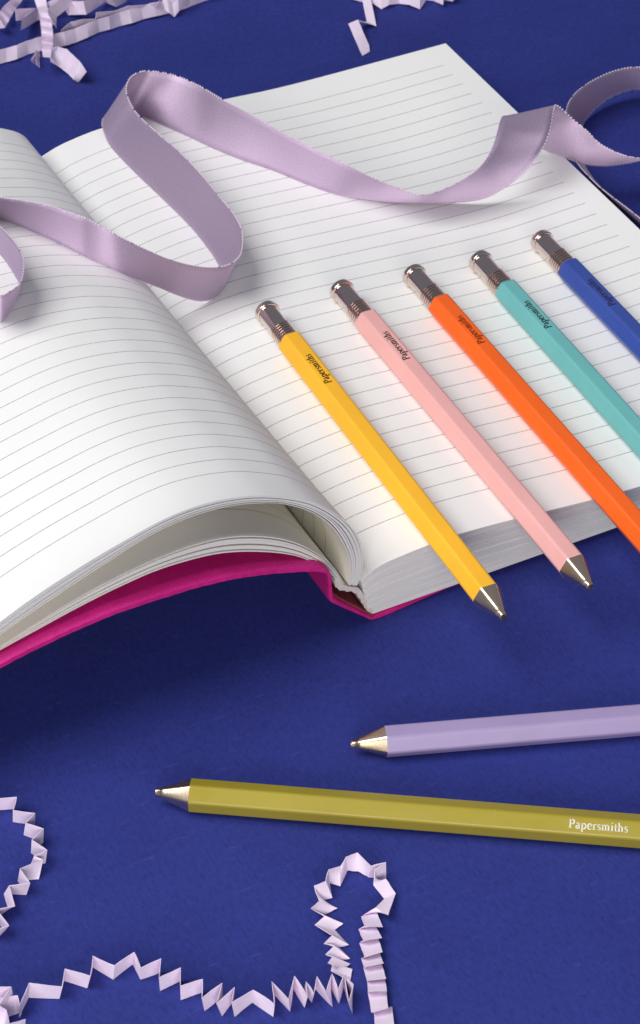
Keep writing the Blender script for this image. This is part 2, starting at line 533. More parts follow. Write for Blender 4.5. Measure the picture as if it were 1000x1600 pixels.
GLYPH = {
 'P': (1.15, stem(.28, 0, 1.55, 'b') + [arc(.45, 1.12, .52, .40, 100, -100, .10, .10, 13, .26)]),
 'a': (.92, [[(.62, .74, TK), (.62, .16, TK), (.72, .06, .16), (.86, .08, .07)], arc(.40, .74, .22, .23, 0, 170, .16, .13, 8), arc(.38, .28, .24, .24, 60, 330, .09, .09, 11, .22)]),
 'p': (1.10, stem(.26, -.55, .98) + [arc(.52, .50, .36, .46, 140, -140, .10, .10, 13, .24)]),
 'e': (.90, [arc(.46, .50, .36, .47, 5, 320, .10, .08, 15, .25), [(.14, .56, .08), (.80, .56, .08)]]),
 'r': (.76, stem(.26, 0, .98) + [[(.30, .68, .09), (.44, .90, .11), (.60, .94, .17), (.68, .86, .17)]]),
 's': (.74, [arc(.38, .74, .24, .21, 20, 230, .09, .18, 8) + arc(.36, .26, .25, .23, 60, -160, .20, .09, 9)]),
 'm': (1.60, stem(.26, 0, .98) + [arc(.50, .66, .25, .29, 160, 0, .09, TK, 7) + [(.75, 0, TK)], [(.53, .04, .08), (.97, .04, .08)],
        arc(1.00, .66, .25, .29, 160, 0, .09, TK, 7) + [(1.25, 0, TK)], [(1.03, .04, .08), (1.48, .04, .08)]]),
 'i': (.54, stem(.26, 0, .98) + [[(.26, 1.24, .22), (.26, 1.45, .22)]]),
 't': (.64, [[(.28, 1.28, .09), (.30, .9, .2), (.30, .22, TK), (.38, .07, .16), (.58, .12, .06)], [(.08, .92, .09), (.56, .92, .09)]]),
 'h': (1.10, stem(.26, 0, 1.52) + [arc(.53, .64, .27, .30, 165, 0, .09, TK, 8) + [(.80, 0, TK)], [(.58, .04, .08), (1.02, .04, .08)]]),
}
def lettering(text, length):
    V, F = [], []
    total = sum(GLYPH[c][0] for c in text)
    k = length / total
    x0 = 0.0
    for c in text:
        wd, strokes = GLYPH[c]
        for st in strokes:
            base = len(V); n = len(st)
            for i, (x, y, w) in enumerate(st):
                a = st[max(0, i - 1)]; b_ = st[min(n - 1, i + 1)]
                dx, dy = b_[0] - a[0], b_[1] - a[1]; l = math.hypot(dx, dy) or 1
                px, py = -dy / l * w / 2, dx / l * w / 2
                for sgn in (1, -1):
                    V.append(((x0 + x + px * sgn) * k, (y + py * sgn - .5) * k))
            for i in range(n - 1):
                F.append((base + 2 * i, base + 2 * i + 1, base + 2 * i + 3, base + 2 * i + 2))
        x0 += wd
    return V, F, k

TIP_L, BODY_END, PEN_L = 8.0, 118.0, 134.0
LV, LF_, LK = lettering('Papersmiths', 13.4)

def make_pen(label, colour, foil, tip, end, roll):
    tip, end = Vector(tip), Vector(end)
    x = (end - tip).normalized()
    y = Vector((0, 0, 1)).cross(x).normalized()
    z = x.cross(y)
    if roll:
        q = Matrix.Rotation(math.radians(roll), 3, x); y = q @ y; z = q @ z
    M = Matrix(((x.x, y.x, z.x, tip.x * S), (x.y, y.y, z.y, tip.y * S), (x.z, y.z, z.z, tip.z * S), (0, 0, 0, 1)))
    root = empty('pen', matrix=M)
    tag(root, label, 'pen', 'matching hexagonal pens')
    # hexagonal barrel, edges softly rounded
    rings = [hex_ring(TIP_L + .5, .90), hex_ring(TIP_L, .93), hex_ring(TIP_L, .985), hex_ring(TIP_L + .08, .997), hex_ring(TIP_L + .4, 1.0)]
    rings += [hex_ring(TIP_L + 2 + (BODY_END - TIP_L - 4) * k / 8) for k in range(9)]
    rings += [hex_ring(BODY_END - .4, 1.0), hex_ring(BODY_END - .1, .985), hex_ring(BODY_END, .95), hex_ring(BODY_END, .85)]
    V, F = loft(rings)
    def part(name, V, F, m):
        o = mesh_obj(name, V, F, m); o.parent = root
        return o
    o = part('barrel', V, F, colour); sharpen(o, 45)
    wn = o.modifiers.new('weighted_normals', 'WEIGHTED_NORMAL'); wn.keep_sharp = True; wn.weight = 90
    # tip cone with a small step and the open point
    hx = hex_ring(TIP_L - .02, .992, 1.0, 7)
    cone = [hex_ring(TIP_L + .5, .75, .75, 7), hx]
    for k in range(1, 9):
        t = k / 8
        xx = TIP_L - .02 + (1.2 - TIP_L) * t
        rr = 3.5 + (1.22 - 3.5) * t
        m_ = t
        ring = []
        for p in hx:
            h0 = math.hypot(p[1], p[2]); hr = h0 * (rr / 3.5)
            q_ = hr * (1 - m_) + rr * m_
            ring.append((xx, p[1] / h0 * q_, p[2] / h0 * q_))
        cone.append(ring)
    n_ = len(hx)
    def circ(x_, r_): return [(x_, p[1] / math.hypot(p[1], p[2]) * r_, p[2] / math.hypot(p[1], p[2]) * r_) for p in hx]
    cone += [circ(1.12, 1.10), circ(.12, 1.08), circ(.0, .98), circ(.0, .68), circ(.7, .62)]
    o = part('tip_cone', *loft(cone), m_gold); sharpen(o, 62)
    o = part('shaded_hole_plug', *lathe([(.9, .6), (.62, .58), (.55, .3), (.3, .2), (.22, .1), (.2, .0)], 24), m_hole); sharpen(o, 40)  # plug painted dark so the tip reads as a shaded hole
    # ribbed collar
    prof = [(BODY_END - .3, 2.9), (BODY_END + .05, 3.2), (BODY_END + .7, 3.22)]
    gx = BODY_END + .8
    for k in range(5):
        prof += [(gx, 3.22), (gx + .06, 2.86), (gx + .46, 2.86), (gx + .54, 3.22), (gx + 1.0, 3.22)]
        gx += 1.0
    prof += [(gx + .5, 3.22), (gx + .62, 3.1), (gx + .66, 2.85)]
    o = part('ribbed_collar', *lathe(prof), m_rose); sharpen(o, 30)
    o = part('push_button', *lathe([(gx + .3, 2.6), (gx + .5, 2.92), (PEN_L - 1.7, 2.92), (PEN_L - 1.62, 3.3), (PEN_L - 1.5, 3.45), (PEN_L - .35, 3.45), (PEN_L - .1, 3.36), (PEN_L, 3.15), (PEN_L, 2.0), (PEN_L, 0.0)]), m_rose); sharpen(o, 30)
    # stamped name on the upper face, read from the tip end
    o = part('stamped_name', [(94.0 + a, b_ + .05, AF2 + .015) for a, b_ in LV], LF_, foil)
    so_ = o.modifiers.new('relief', 'SOLIDIFY'); so_.thickness = .06 * S; so_.offset = 1
    return root

foil_dark = metal('dark_gold_foil', (0.06, 0.045, 0.04), 0.30)
foil_copper = metal('copper_red_foil', (0.42, 0.10, 0.04), 0.30)
foil_violet = metal('violet_foil', (0.16, 0.12, 0.20), 0.30)
foil_silver = metal('silver_foil', (0.80, 0.78, 0.70), 0.34)

def on_page(x0, x1, y0, y1):
    """axis heights of a pen lying on the right-hand page"""
    def h(x, y): return right_top(x, y) + AF2 + 0.06
    return h(x0, y0), h(x1, y1)

def page_pen(label, col, foil, xa, ya, xb, yb, full=True):
    # (xa, ya) a point on the axis near the tip, (xb, yb) the push-button end
    dx = (xb - xa) / (yb - ya)
    ye = yb; yt = yb - math.sqrt(PEN_L ** 2 / (1 + dx * dx))
    f = lambda y: xb + dx * (y - yb)
    ha, hb = on_page(f(1.5), f(97), 1.5, 97)
    sl = (hb - ha) / 95.5
    # lie on the highest part of the page along the pen
    up = max(right_top(f(q), q) + AF2 + .06 - (ha + sl * (q - 1.5)) for q in range(2, 100, 4))
    z = lambda y: ha + max(0, up) + sl * (y - 1.5)
    return make_pen(label, col, foil, (f(yt), yt, z(yt)), (f(ye), ye, z(ye)), 0)

page_pen('yellow pen across the right page, nearest the gutter', lacquer('yellow_lacquer', (0.97, 0.50, 0.030)), foil_dark, 23.92, -34.5, 28.60, 100.1)
page_pen('pale pink pen across the right page beside the yellow pen', lacquer('pink_lacquer', (0.83, 0.43, 0.41)), foil_dark, 48.88, -33.1, 52.13, 101.3)
page_pen('bright orange pen across the right page between pink and teal pens', lacquer('orange_lacquer', (0.92, 0.135, 0.012)), foil_copper, 72.68, -3.89, 74.8, 100.94)
page_pen('teal pen across the right page between orange and blue pens', lacquer('teal_lacquer', (0.155, 0.47, 0.47)), foil_dark, 94.29, 46.87, 96.05, 100.44)
page_pen('royal blue pen across the right page, farthest from the gutter', lacquer('blue_lacquer', (0.040, 0.078, 0.35)), foil_violet, 116.03, 48.16, 117.36, 102.12)

def table_pen(label, col, foil, tip, through, roll, h):
    t = Vector((tip[0], tip[1], h)); d = (Vector((through[0], through[1], h)) - t).normalized()
    return make_pen(label, col, foil, t, t + d * PEN_L, roll)
table_pen('olive green pen lying on the blue paper in front', lacquer('olive_lacquer', (0.34, 0.275, 0.026)), foil_silver, (-65.2, -30.9), (27.6, -90.7), 40, 3.96)
table_pen('lilac pen lying on the blue paper behind the olive pen', lacquer('lilac_lacquer', (0.35, 0.28, 0.49)), foil_silver, (-18.0, -37.5), (46.7, -61.2), 0, 3.50)

# ------------------------------------------------------------------ ribbon
RIB_LOW = [(-50.9, 111.1, 41.2), (-49.6, 103.8, 42.2), (-47.2, 100.3, 42.6), (-44.0, 102.1, 43.0), (-40.3, 106.7, 42.7), (-37.6, 110.8, 42.2), (-36.1, 114.5, 41.7), (-35.6, 117.9, 41.3), (-35.0, 124.0, 40.6), (-34.8, 131.2, 39.8), (-36.0, 137.6, 39.2), (-38.4, 143.0, 38.6), (-39.3, 149.0, 37.9), (-37.3, 154.2, 37.4), (-33.9, 154.8, 37.2), (-30.3, 153.2, 36.9), (-27.3, 150.4, 36.7), (-23.0, 144.0, 36.5), (-19.3, 137.2, 36.4), (-15.8, 131.1, 36.0), (-11.9, 125.0, 34.8), (-5.5, 120.0, 31.6), (4.2, 117.2, 25.5), (10.1, 116.1, 21.3), (15.4, 116.0, 17.9), (19.9, 116.5, 16.5), (23.8, 118.4, 16.5), (26.3, 120.7, 16.8), (27.9, 124.0, 16.9), (28.2, 128.0, 16.9), (29.0, 132.8, 16.8), (29.4, 139.6, 16.7), (29.6, 148.5, 16.5), (29.2, 157.1, 16.3), (28.2, 169.8, 16.0), (27.1, 183.6, 15.6), (26.5, 198.0, 15.2), (27.1, 205.4, 16.4), (28.6, 210.1, 17.3), (31.5, 212.8, 17.6), (35.8, 213.1, 16.9), (41.3, 210.3, 15.6), (46.0, 202.1, 15.1), (50.0, 193.9, 15.0), (54.1, 185.0, 14.9), (58.8, 176.5, 14.8), (65.0, 167.6, 14.5), (70.7, 157.5, 14.2), (77.0, 148.9, 13.7), (84.1, 143.4, 13.2), (90.2, 139.7, 12.8), (95.4, 137.5, 12.5), (103.9, 133.9, 12.1), (112.8, 129.1, 13.5), (119.1, 127.0, 16.4), (125.8, 125.8, 21.3), (131.3, 126.5, 26.6), (135.4, 129.2, 30.6), (140.2, 134.8, 34.1), (141.9, 135.3, 33.8), (144.5, 134.9, 31.1), (146.6, 133.3, 28.8), (148.9, 130.1, 26.7), (151.6, 125.4, 23.6), (155.7, 121.3, 21.6), (159.1, 118.9, 20.7), (162.9, 117.0, 20.5), (168.0, 115.5, 21.5), (185.0, 111.0, 22.0), (210.0, 112.0, 20.0), (229.0, 127.0, 18.5), (231.0, 147.0, 17.5), (218.0, 159.0, 16.5), (200.1, 161.1, 15.3), (191.9, 165.2, 16.9), (184.8, 167.4, 16.5), (176.8, 167.9, 14.9), (168.8, 165.7, 13.5), (162.9, 161.0, 12.7), (157.2, 153.2, 12.6), (152.5, 144.2, 13.0), (149.9, 134.0, 12.4), (149.4, 123.8, 12.1), (149.7, 116.0, 12.2), (150.4, 108.7, 12.4), (151.0, 101.3, 12.6)]
RIB_UP = [(-53.1, 102.5, 54.6), (-52.0, 95.4, 55.6), (-49.1, 92.9, 56.5), (-46.5, 93.7, 56.3), (-43.0, 96.8, 54.9), (-40.5, 100.2, 53.8), (-38.1, 104.5, 54.0), (-36.7, 108.8, 54.3), (-36.0, 115.3, 54.0), (-36.7, 124.0, 53.9), (-37.9, 130.9, 53.5), (-40.4, 136.5, 53.0), (-41.4, 142.4, 52.3), (-39.8, 146.5, 51.3), (-36.3, 146.5, 50.6), (-32.7, 144.5, 50.2), (-29.8, 141.7, 49.9), (-25.2, 136.7, 50.6), (-20.4, 131.1, 51.1), (-16.7, 125.8, 51.0), (-12.9, 121.1, 50.3), (-7.7, 116.6, 47.0), (0.9, 113.5, 40.7), (6.9, 112.5, 36.5), (13.5, 111.5, 33.1), (18.8, 110.9, 31.4), (22.8, 111.2, 30.8), (25.5, 112.5, 30.5), (28.4, 115.1, 30.2), (31.4, 120.1, 30.4), (33.6, 125.7, 30.4), (34.8, 133.1, 30.2), (34.9, 142.5, 30.3), (34.6, 154.1, 31.0), (34.2, 167.0, 30.6), (33.3, 179.1, 29.6), (32.6, 192.1, 28.8), (32.8, 199.0, 29.9), (34.1, 203.8, 31.0), (37.3, 207.7, 31.6), (41.4, 209.4, 31.5), (45.3, 208.6, 31.0), (50.7, 204.4, 30.3), (54.5, 197.0, 30.1), (57.2, 187.2, 30.4), (60.7, 177.1, 30.6), (65.1, 164.7, 30.2), (70.1, 153.2, 29.6), (75.6, 142.9, 28.5), (81.6, 134.7, 26.4), (86.5, 129.8, 24.8), (91.1, 126.5, 23.3), (98.4, 125.0, 24.2), (106.2, 124.2, 27.2), (111.0, 124.8, 30.0), (114.9, 127.0, 32.8), (118.2, 130.3, 34.9), (120.8, 133.4, 35.6), (124.6, 137.4, 34.0), (133.1, 145.8, 25.8), (137.6, 144.5, 20.4), (141.9, 140.9, 15.5), (148.2, 137.5, 12.5), (153.0, 134.7, 10.7), (158.7, 131.9, 10.0), (164.1, 130.0, 10.3), (169.3, 128.3, 11.2), (175.4, 126.6, 12.7), (189.0, 120.0, 9.0), (211.0, 117.0, 5.0), (226.0, 131.0, 3.0), (228.0, 146.0, 2.2), (219.0, 164.0, 1.8), (205.8, 166.9, 1.5), (197.7, 171.7, 3.5), (191.6, 173.1, 3.2), (185.4, 172.6, 2.3), (177.8, 169.7, 0.9), (171.7, 164.9, 0.2), (166.2, 157.1, 0.2), (161.6, 146.0, 0.2), (159.9, 136.0, 0.2), (159.6, 126.5, 0.2), (160.0, 118.3, 0.2), (160.2, 111.5, 0.2), (160.3, 104.6, 0.2)]
pairs, rl = catmull([tuple(a) + tuple(b_) for a, b_ in zip(RIB_LOW, RIB_UP)], 760)
NA = 8
V, F, UV = [], [], []
s_acc = 0.0
for i, p in enumerate(pairs):
    a, b_ = Vector(p[:3]), Vector(p[3:])
    if i:
        q = pairs[i - 1]
        s_acc += ((a + b_) / 2 - (Vector(q[:3]) + Vector(q[3:])) / 2).length
    for k in range(NA + 1):
        t = k / NA
        V.append(tuple(a.lerp(b_, t))); UV.append((s_acc, t * 16))
for i in range(len(pairs) - 1):
    for k in range(NA):
        F.append((i * (NA + 1) + k, i * (NA + 1) + k + 1, (i + 1) * (NA + 1) + k + 1, (i + 1) * (NA + 1) + k))
rib = empty('satin_ribbon', (60, 160, 14))
tag(rib, 'mauve satin ribbon curling across both pages of the notebook', 'ribbon')
band = mesh_obj('ribbon_band', V, F, m_ribbon, None, UV, smooth=True)
band.parent = rib; band.matrix_parent_inverse = Matrix.Translation(-rib.location)
so = band.modifiers.new('thickness', 'SOLIDIFY'); so.thickness = 0.22 * S; so.offset = 0
# tiny looped picots along both selvedges
V, F = [], []
OCT = [(1, 0, 0), (0, 1, 0), (-1, 0, 0), (0, -1, 0), (0, 0, 1), (0, 0, -1)]
OF = [(0, 1, 4), (1, 2, 4), (2, 3, 4), (3, 0, 4), (1, 0, 5), (2, 1, 5), (3, 2, 5), (0, 3, 5)]
for side in (0, 1):
    last = None
    for i, p in enumerate(pairs):
        a, b_ = Vector(p[:3]), Vector(p[3:])
        e = a if side == 0 else b_
        if i == 0: acc = 0; prev = e; continue
        acc += (e - prev).length
        d = (e - prev).normalized() if (e - prev).length else Vector((1, 0, 0))
        prev = e
        if acc >= 1.05:
            acc -= 1.05
            w = ((a - b_) if side == 0 else (b_ - a)).normalized()
            n = d.cross(w).normalized()
            c0 = e + w * .05
            base = len(V)
            for o3 in OCT:
                V.append(tuple(c0 + d * o3[0] * .34 + w * o3[1] * .42 + n * o3[2] * .32))
            F += [tuple(base + k for k in f) for f in OF]
pic = mesh_obj('picot_edge', V, F, m_picot, smooth=True)
pic.parent = rib; pic.matrix_parent_inverse = Matrix.Translation(-rib.location)
tag(pic, kind='stuff')

# ------------------------------------------------------------------ crinkle paper
def strip(name, label, folds, group=None):
    rnd = random.Random(len(folds) * 31 + int(folds[0][0][0] * 7))
    V, F = [], []
    nw, nl = 4, 4
    def jag(): return rnd.uniform(-.06, .06)
    rows = []
    for i in range(len(folds) - 1):
        a0, b0 = Vector(folds[i][0]), Vector(folds[i][1])
        a1, b1 = Vector(folds[i + 1][0]), Vector(folds[i + 1][1])
        n = ((a1 - a0) + (b1 - b0)).cross(b0 - a0)
        n = n.normalized() if n.length > 1e-6 else Vector((0, 0, 1))
        bow = rnd.uniform(-.07, .07); tw = rnd.uniform(-.07, .07)
        for j in range(nl + (1 if i == len(folds) - 2 else 0)):
            t = j / nl
            row = []
            for k in range(nw + 1):
                s = k / nw
                p = a0.lerp(a1, t).lerp(b0.lerp(b1, t), s)
                bend = math.sin(math.pi * t)
                p = p + n * (bow * bend + tw * bend * (s - .5) * 2)
                if k in (0, nw): p = p + (b0 - a0).normalized() * jag()
                row.append((p.x, p.y, max(p.z, .1)))
            rows.append(row)
    for r in rows: V += r
    for j in range(len(rows) - 1):
        for k in range(nw):
            F.append((j * (nw + 1) + k, j * (nw + 1) + k + 1, (j + 1) * (nw + 1) + k + 1, (j + 1) * (nw + 1) + k))
    c = Vector(folds[len(folds) // 2][1]); org = Vector((c.x, c.y, 0))
    V = [tuple(Vector(v) - org) for v in V]
    o = mesh_obj(name, V, F, m_crinkle, smooth=False)
    o.location = org * S
    m = o.modifiers.new('thickness', 'SOLIDIFY'); m.thickness = 0.12 * S; m.offset = 0
    tag(o, label, 'paper strip', 'lilac crinkle paper strips')
    return o

STRIPS = {
 'strand_front': [((-119.5, -68.2, 3.6), (-119.5, -71.1, 0.1)), ((-115.2, -70.2, 4.5), (-115.1, -71.5, 0.1)), ((-115.8, -72.8, 4.6), (-116.1, -72.5, 0.1)), ((-111.8, -68.4, 4.6), (-112.3, -68.6, 0.1)), ((-105.9, -72.4, 4.5), (-106.6, -71.8, 0.1)), ((-103.6, -68.4, 4.6), (-103.8, -67.9, 0.1)), ((-99.5, -72.5, 4.6), (-100.2, -71.9, 0.1)), ((-96.9, -67.9, 4.6), (-96.9, -67.4, 0.1)), ((-93.8, -72.3, 4.6), (-94.3, -72.3, 0.1)), ((-88.6, -70.9, 4.6), (-88.9, -70.5, 0.1)), ((-89.1, -75.4, 4.6), (-89.1, -75.0, 0.1)), ((-84.2, -75.1, 4.6), (-84.8, -75.2, 0.1)), ((-86.7, -79.5, 4.7), (-86.6, -79.6, 0.1)), ((-81.5, -79.2, 4.7), (-81.7, -79.2, 0.1)), ((-83.6, -83.5, 4.6), (-83.7, -83.8, 0.1)), ((-78.6, -84.0, 4.6), (-78.9, -84.0, 0.1)), ((-80.9, -88.4, 4.6), (-80.4, -88.6, 0.1)), ((-75.4, -86.9, 4.7), (-75.3, -86.9, 0.1)), ((-78.7, -91.0, 4.5), (-77.7, -91.5, 0.1)), ((-73.5, -89.0, 4.7), (-73.7, -89.1, 0.1)), ((-75.8, -92.3, 4.6), (-75.4, -92.9, 0.1)), ((-70.3, -91.4, 4.6), (-70.4, -91.2, 0.1)), ((-67.9, -96.7, 4.6), (-68.1, -96.5, 0.1)), ((-65.8, -91.2, 4.6), (-65.3, -91.7, 0.1)), ((-64.7, -96.9, 4.6), (-64.3, -96.9, 0.1)), ((-60.8, -92.0, 4.6), (-61.0, -91.9, 0.1)), ((-60.8, -98.1, 4.6), (-61.1, -97.4, 0.1)), ((-59.3, -94.5, 4.6), (-59.3, -93.6, 0.1)), ((-59.2, -98.0, 4.5), (-59.1, -96.9, 0.1)), ((-56.6, -94.3, 4.6), (-56.8, -94.1, 0.1)), ((-56.6, -98.5, 4.3), (-55.7, -99.9, 0.1)), ((-53.4, -95.1, 4.6), (-53.7, -95.1, 0.1)), ((-54.2, -99.4, 4.6), (-54.1, -99.8, 0.1)), ((-51.1, -96.3, 4.7), (-51.1, -96.4, 0.1)), ((-53.6, -103.0, 4.5), (-52.8, -103.5, 0.1)), ((-50.7, -99.7, 4.6), (-51.0, -99.9, 0.1)), ((-51.3, -97.8, 4.6), (-50.5, -97.5, 0.1)), ((-51.9, -91.8, 0.8), (-48.5, -94.7, 0.2)), ((-50.8, -90.4, 1.2), (-47.4, -93.3, 0.5)), ((-52.4, -91.3, 3.2), (-49.1, -92.2, 0.2)), ((-50.6, -90.0, 3.0), (-47.2, -91.8, 0.5)), ((-51.6, -88.8, 2.9), (-48.2, -89.8, 0.2)), ((-48.7, -87.2, 2.5), (-46.5, -90.6, 0.5)), ((-50.7, -86.2, 3.1), (-47.2, -86.5, 0.2)), ((-48.0, -84.9, 3.0), (-45.0, -87.1, 0.5)), ((-49.4, -79.6, 1.5), (-45.7, -81.9, 0.2)), ((-46.5, -78.4, 1.4), (-43.3, -81.4, 0.5)), ((-48.9, -76.6, 3.6), (-46.0, -77.1, 0.2)), ((-45.9, -74.8, 2.5), (-42.5, -77.0, 0.5)), ((-45.6, -71.8, 4.3), (-44.6, -73.3, 0.2)), ((-42.8, -71.9, 4.5), (-42.1, -73.9, 0.5)), ((-40.7, -69.5, 4.7), (-40.6, -69.6, 0.2)), ((-37.4, -68.8, 3.4), (-39.0, -71.8, 0.5)), ((-35.6, -68.0, 4.7), (-35.3, -68.2, 0.2)), ((-32.6, -67.8, 4.4), (-33.4, -69.8, 0.5)), ((-31.9, -72.8, 4.7), (-31.9, -72.2, 0.2)), ((-28.5, -73.4, 4.8), (-28.9, -74.5, 0.5)), ((-31.5, -73.9, 4.6), (-32.1, -74.6, 0.2)), ((-33.4, -76.8, 3.2), (-30.1, -76.5, 3.3)), ((-32.3, -79.9, 1.2), (-29.3, -79.7, 1.3)), ((-35.9, -82.4, 3.0), (-34.5, -85.6, 3.1)), ((-38.9, -81.4, 0.4), (-35.1, -81.1, 0.5)), ((-40.5, -85.8, 3.0), (-37.1, -88.0, 3.1)), ((-41.1, -84.2, 0.4), (-37.3, -84.3, 0.5)), ((-42.6, -89.3, 3.0), (-38.7, -90.5, 3.1)), ((-42.7, -87.7, 0.4), (-38.3, -87.9, 0.5)), ((-44.5, -93.3, 3.0), (-40.4, -93.9, 3.1)), ((-44.3, -91.5, 0.4), (-40.0, -92.0, 0.5)), ((-45.9, -95.7, 3.0), (-41.7, -96.7, 3.1)), ((-45.1, -94.0, 0.4), (-41.1, -94.7, 0.5)), ((-47.0, -98.9, 3.0), (-43.1, -100.5, 3.1)), ((-46.0, -97.3, 0.4), (-42.4, -98.7, 0.5)), ((-48.2, -101.7, 3.0), (-44.6, -103.5, 3.1)), ((-47.3, -100.1, 0.4), (-43.5, -101.5, 0.5)), ((-50.1, -106.7, 3.0), (-46.5, -107.5, 3.1)), ((-48.6, -105.3, 0.4), (-44.5, -105.8, 0.5)), ((-51.5, -110.9, 3.0), (-47.7, -112.6, 3.1)), ((-51.1, -109.3, 0.4), (-47.3, -111.0, 0.5)), ((-53.6, -114.4, 3.0), (-49.9, -116.1, 3.1))],
 'strand_left': [((-102.0, -16.9, 4.6), (-102.1, -16.3, 0.1)), ((-98.9, -16.8, 4.6), (-99.0, -16.2, 0.1)), ((-94.1, -18.5, 4.5), (-94.9, -17.8, 0.1)), ((-96.4, -21.9, 4.6), (-96.5, -21.4, 0.1)), ((-92.3, -24.9, 4.6), (-92.4, -24.4, 0.1)), ((-95.3, -26.7, 4.6), (-95.8, -26.1, 0.1)), ((-92.4, -30.1, 4.6), (-92.8, -30.1, 0.1)), ((-96.0, -32.0, 4.6), (-96.4, -31.8, 0.1)), ((-94.1, -36.2, 4.6), (-94.7, -35.9, 0.1)), ((-97.2, -36.3, 4.4), (-98.2, -35.4, 0.1)), ((-95.8, -37.7, 3.8), (-97.8, -39.5, 0.1)), ((-101.5, -38.5, 4.6), (-102.1, -37.9, 0.1)), ((-101.1, -43.2, 4.5), (-102.0, -42.4, 0.1)), ((-105.4, -41.6, 4.2), (-106.3, -40.0, 0.1)), ((-106.3, -47.0, 3.6), (-107.0, -44.3, 0.1)), ((-110.5, -46.8, 4.5), (-110.6, -45.6, 0.1)), ((-109.6, -51.8, 4.1), (-110.2, -49.7, 0.1)), ((-113.0, -51.7, 4.6), (-112.8, -51.0, 0.1)), ((-113.3, -49.1, 4.5), (-113.2, -48.2, 0.1))],
 'corner_scrap': [((-120.2, -68.0, 7.7), (-120.6, -68.2, 3.2)), ((-116.0, -69.0, 6.5), (-115.7, -68.8, 2.0)), ((-120.0, -71.7, 5.8), (-121.2, -72.0, 1.5)), ((-118.5, -72.1, 3.8), (-120.4, -74.2, 0.3)), ((-120.2, -78.5, 7.6), (-121.0, -78.1, 3.2)), ((-116.5, -78.1, 6.5), (-117.2, -78.2, 2.0)), ((-120.4, -78.9, 6.0), (-120.8, -79.1, 1.5))],
 'long_band': [((19.9, 280.8, 4.8), (18.8, 278.7, 1.0)), ((25.8, 281.8, 4.3), (24.7, 279.7, 0.5)), ((29.4, 281.3, 4.8), (28.3, 279.2, 1.0)), ((33.1, 282.0, 4.9), (32.8, 281.0, 0.5)), ((37.4, 282.6, 4.9), (36.6, 280.4, 1.0)), ((42.9, 283.0, 4.4), (42.2, 280.8, 0.5)), ((46.2, 282.2, 4.8), (45.9, 279.9, 1.0)), ((50.5, 283.2, 4.4), (50.0, 281.0, 0.5)), ((54.9, 283.7, 4.9), (54.3, 281.5, 1.0)), ((59.0, 284.4, 4.9), (59.1, 283.6, 0.5)), ((62.9, 284.0, 5.3), (62.7, 282.8, 1.0)), ((67.4, 285.8, 4.7), (67.4, 284.1, 0.5)), ((71.1, 285.7, 4.8), (70.8, 283.3, 1.0)), ((75.5, 286.4, 4.7), (75.5, 284.7, 0.5)), ((79.9, 285.6, 5.2), (79.9, 283.9, 1.0)), ((85.0, 286.6, 4.3), (84.7, 284.3, 0.5)), ((90.0, 284.9, 5.4), (90.8, 284.1, 1.0)), ((96.6, 286.4, 4.9), (97.7, 286.3, 0.5)), ((102.2, 285.7, 5.2), (103.6, 286.2, 1.0))],
 'ribbed_strip': [((46.8, 309.6, 4.6), (50.5, 308.2, 4.8)), ((44.1, 301.8, 6.8), (47.7, 300.5, 7.0)), ((44.0, 299.7, 5.3), (47.2, 298.6, 5.5)), ((41.9, 293.0, 7.5), (44.4, 290.6, 7.7)), ((42.2, 292.8, 6.0), (44.5, 289.2, 6.2)), ((40.0, 286.9, 8.2), (42.6, 282.9, 8.3)), ((40.0, 286.9, 6.7), (42.5, 282.9, 6.9)), ((37.9, 281.1, 8.8), (40.4, 277.1, 9.1)), ((37.9, 281.0, 7.4), (40.4, 277.2, 7.6)), ((36.1, 276.4, 8.8), (38.7, 273.0, 9.1)), ((36.4, 277.5, 6.7), (39.3, 274.6, 6.9)), ((34.7, 272.9, 8.2), (37.6, 270.6, 8.3)), ((34.9, 273.6, 6.0), (37.5, 271.5, 6.2)), ((32.4, 266.8, 7.5), (34.4, 265.1, 7.7))],
 'curled_flap': [((36.6, 270.3, 7.6), (37.5, 274.4, 3.0)), ((39.1, 269.9, 7.8), (36.7, 271.1, 2.2)), ((41.3, 268.3, 7.2), (37.8, 266.6, 2.4)), ((42.6, 266.2, 5.8), (39.6, 264.1, 0.8)), ((42.6, 260.9, 6.5), (39.4, 258.9, 1.6)), ((42.8, 255.9, 5.3), (40.9, 258.8, 0.2))],
 'white_panel': [((41.7, 279.1, 10.2), (43.5, 281.8, 7.0)), ((42.7, 287.1, 10.1), (45.9, 287.4, 7.0)), ((44.2, 290.2, 9.6), (46.8, 289.7, 6.0)), ((55.5, 299.4, 7.7), (58.1, 299.4, 4.0)), ((60.9, 303.5, 5.5), (63.4, 304.8, 2.0))],
 'left_ribbed': [((42.4, 312.9, 4.0), (45.4, 313.6, 2.0)), ((37.8, 306.3, 6.2), (40.6, 305.9, 4.2)), ((37.4, 308.7, 4.0), (40.1, 307.7, 2.0)), ((34.6, 304.0, 6.2), (37.0, 302.3, 4.2)), ((34.6, 306.5, 4.0), (36.7, 303.9, 2.0)), ((32.2, 301.7, 6.2), (33.7, 298.2, 4.2)), ((32.3, 303.8, 4.0), (33.4, 299.7, 2.0)), ((29.7, 298.0, 6.2), (30.3, 293.8, 4.2)), ((28.8, 300.6, 4.0), (29.4, 297.6, 2.0))],
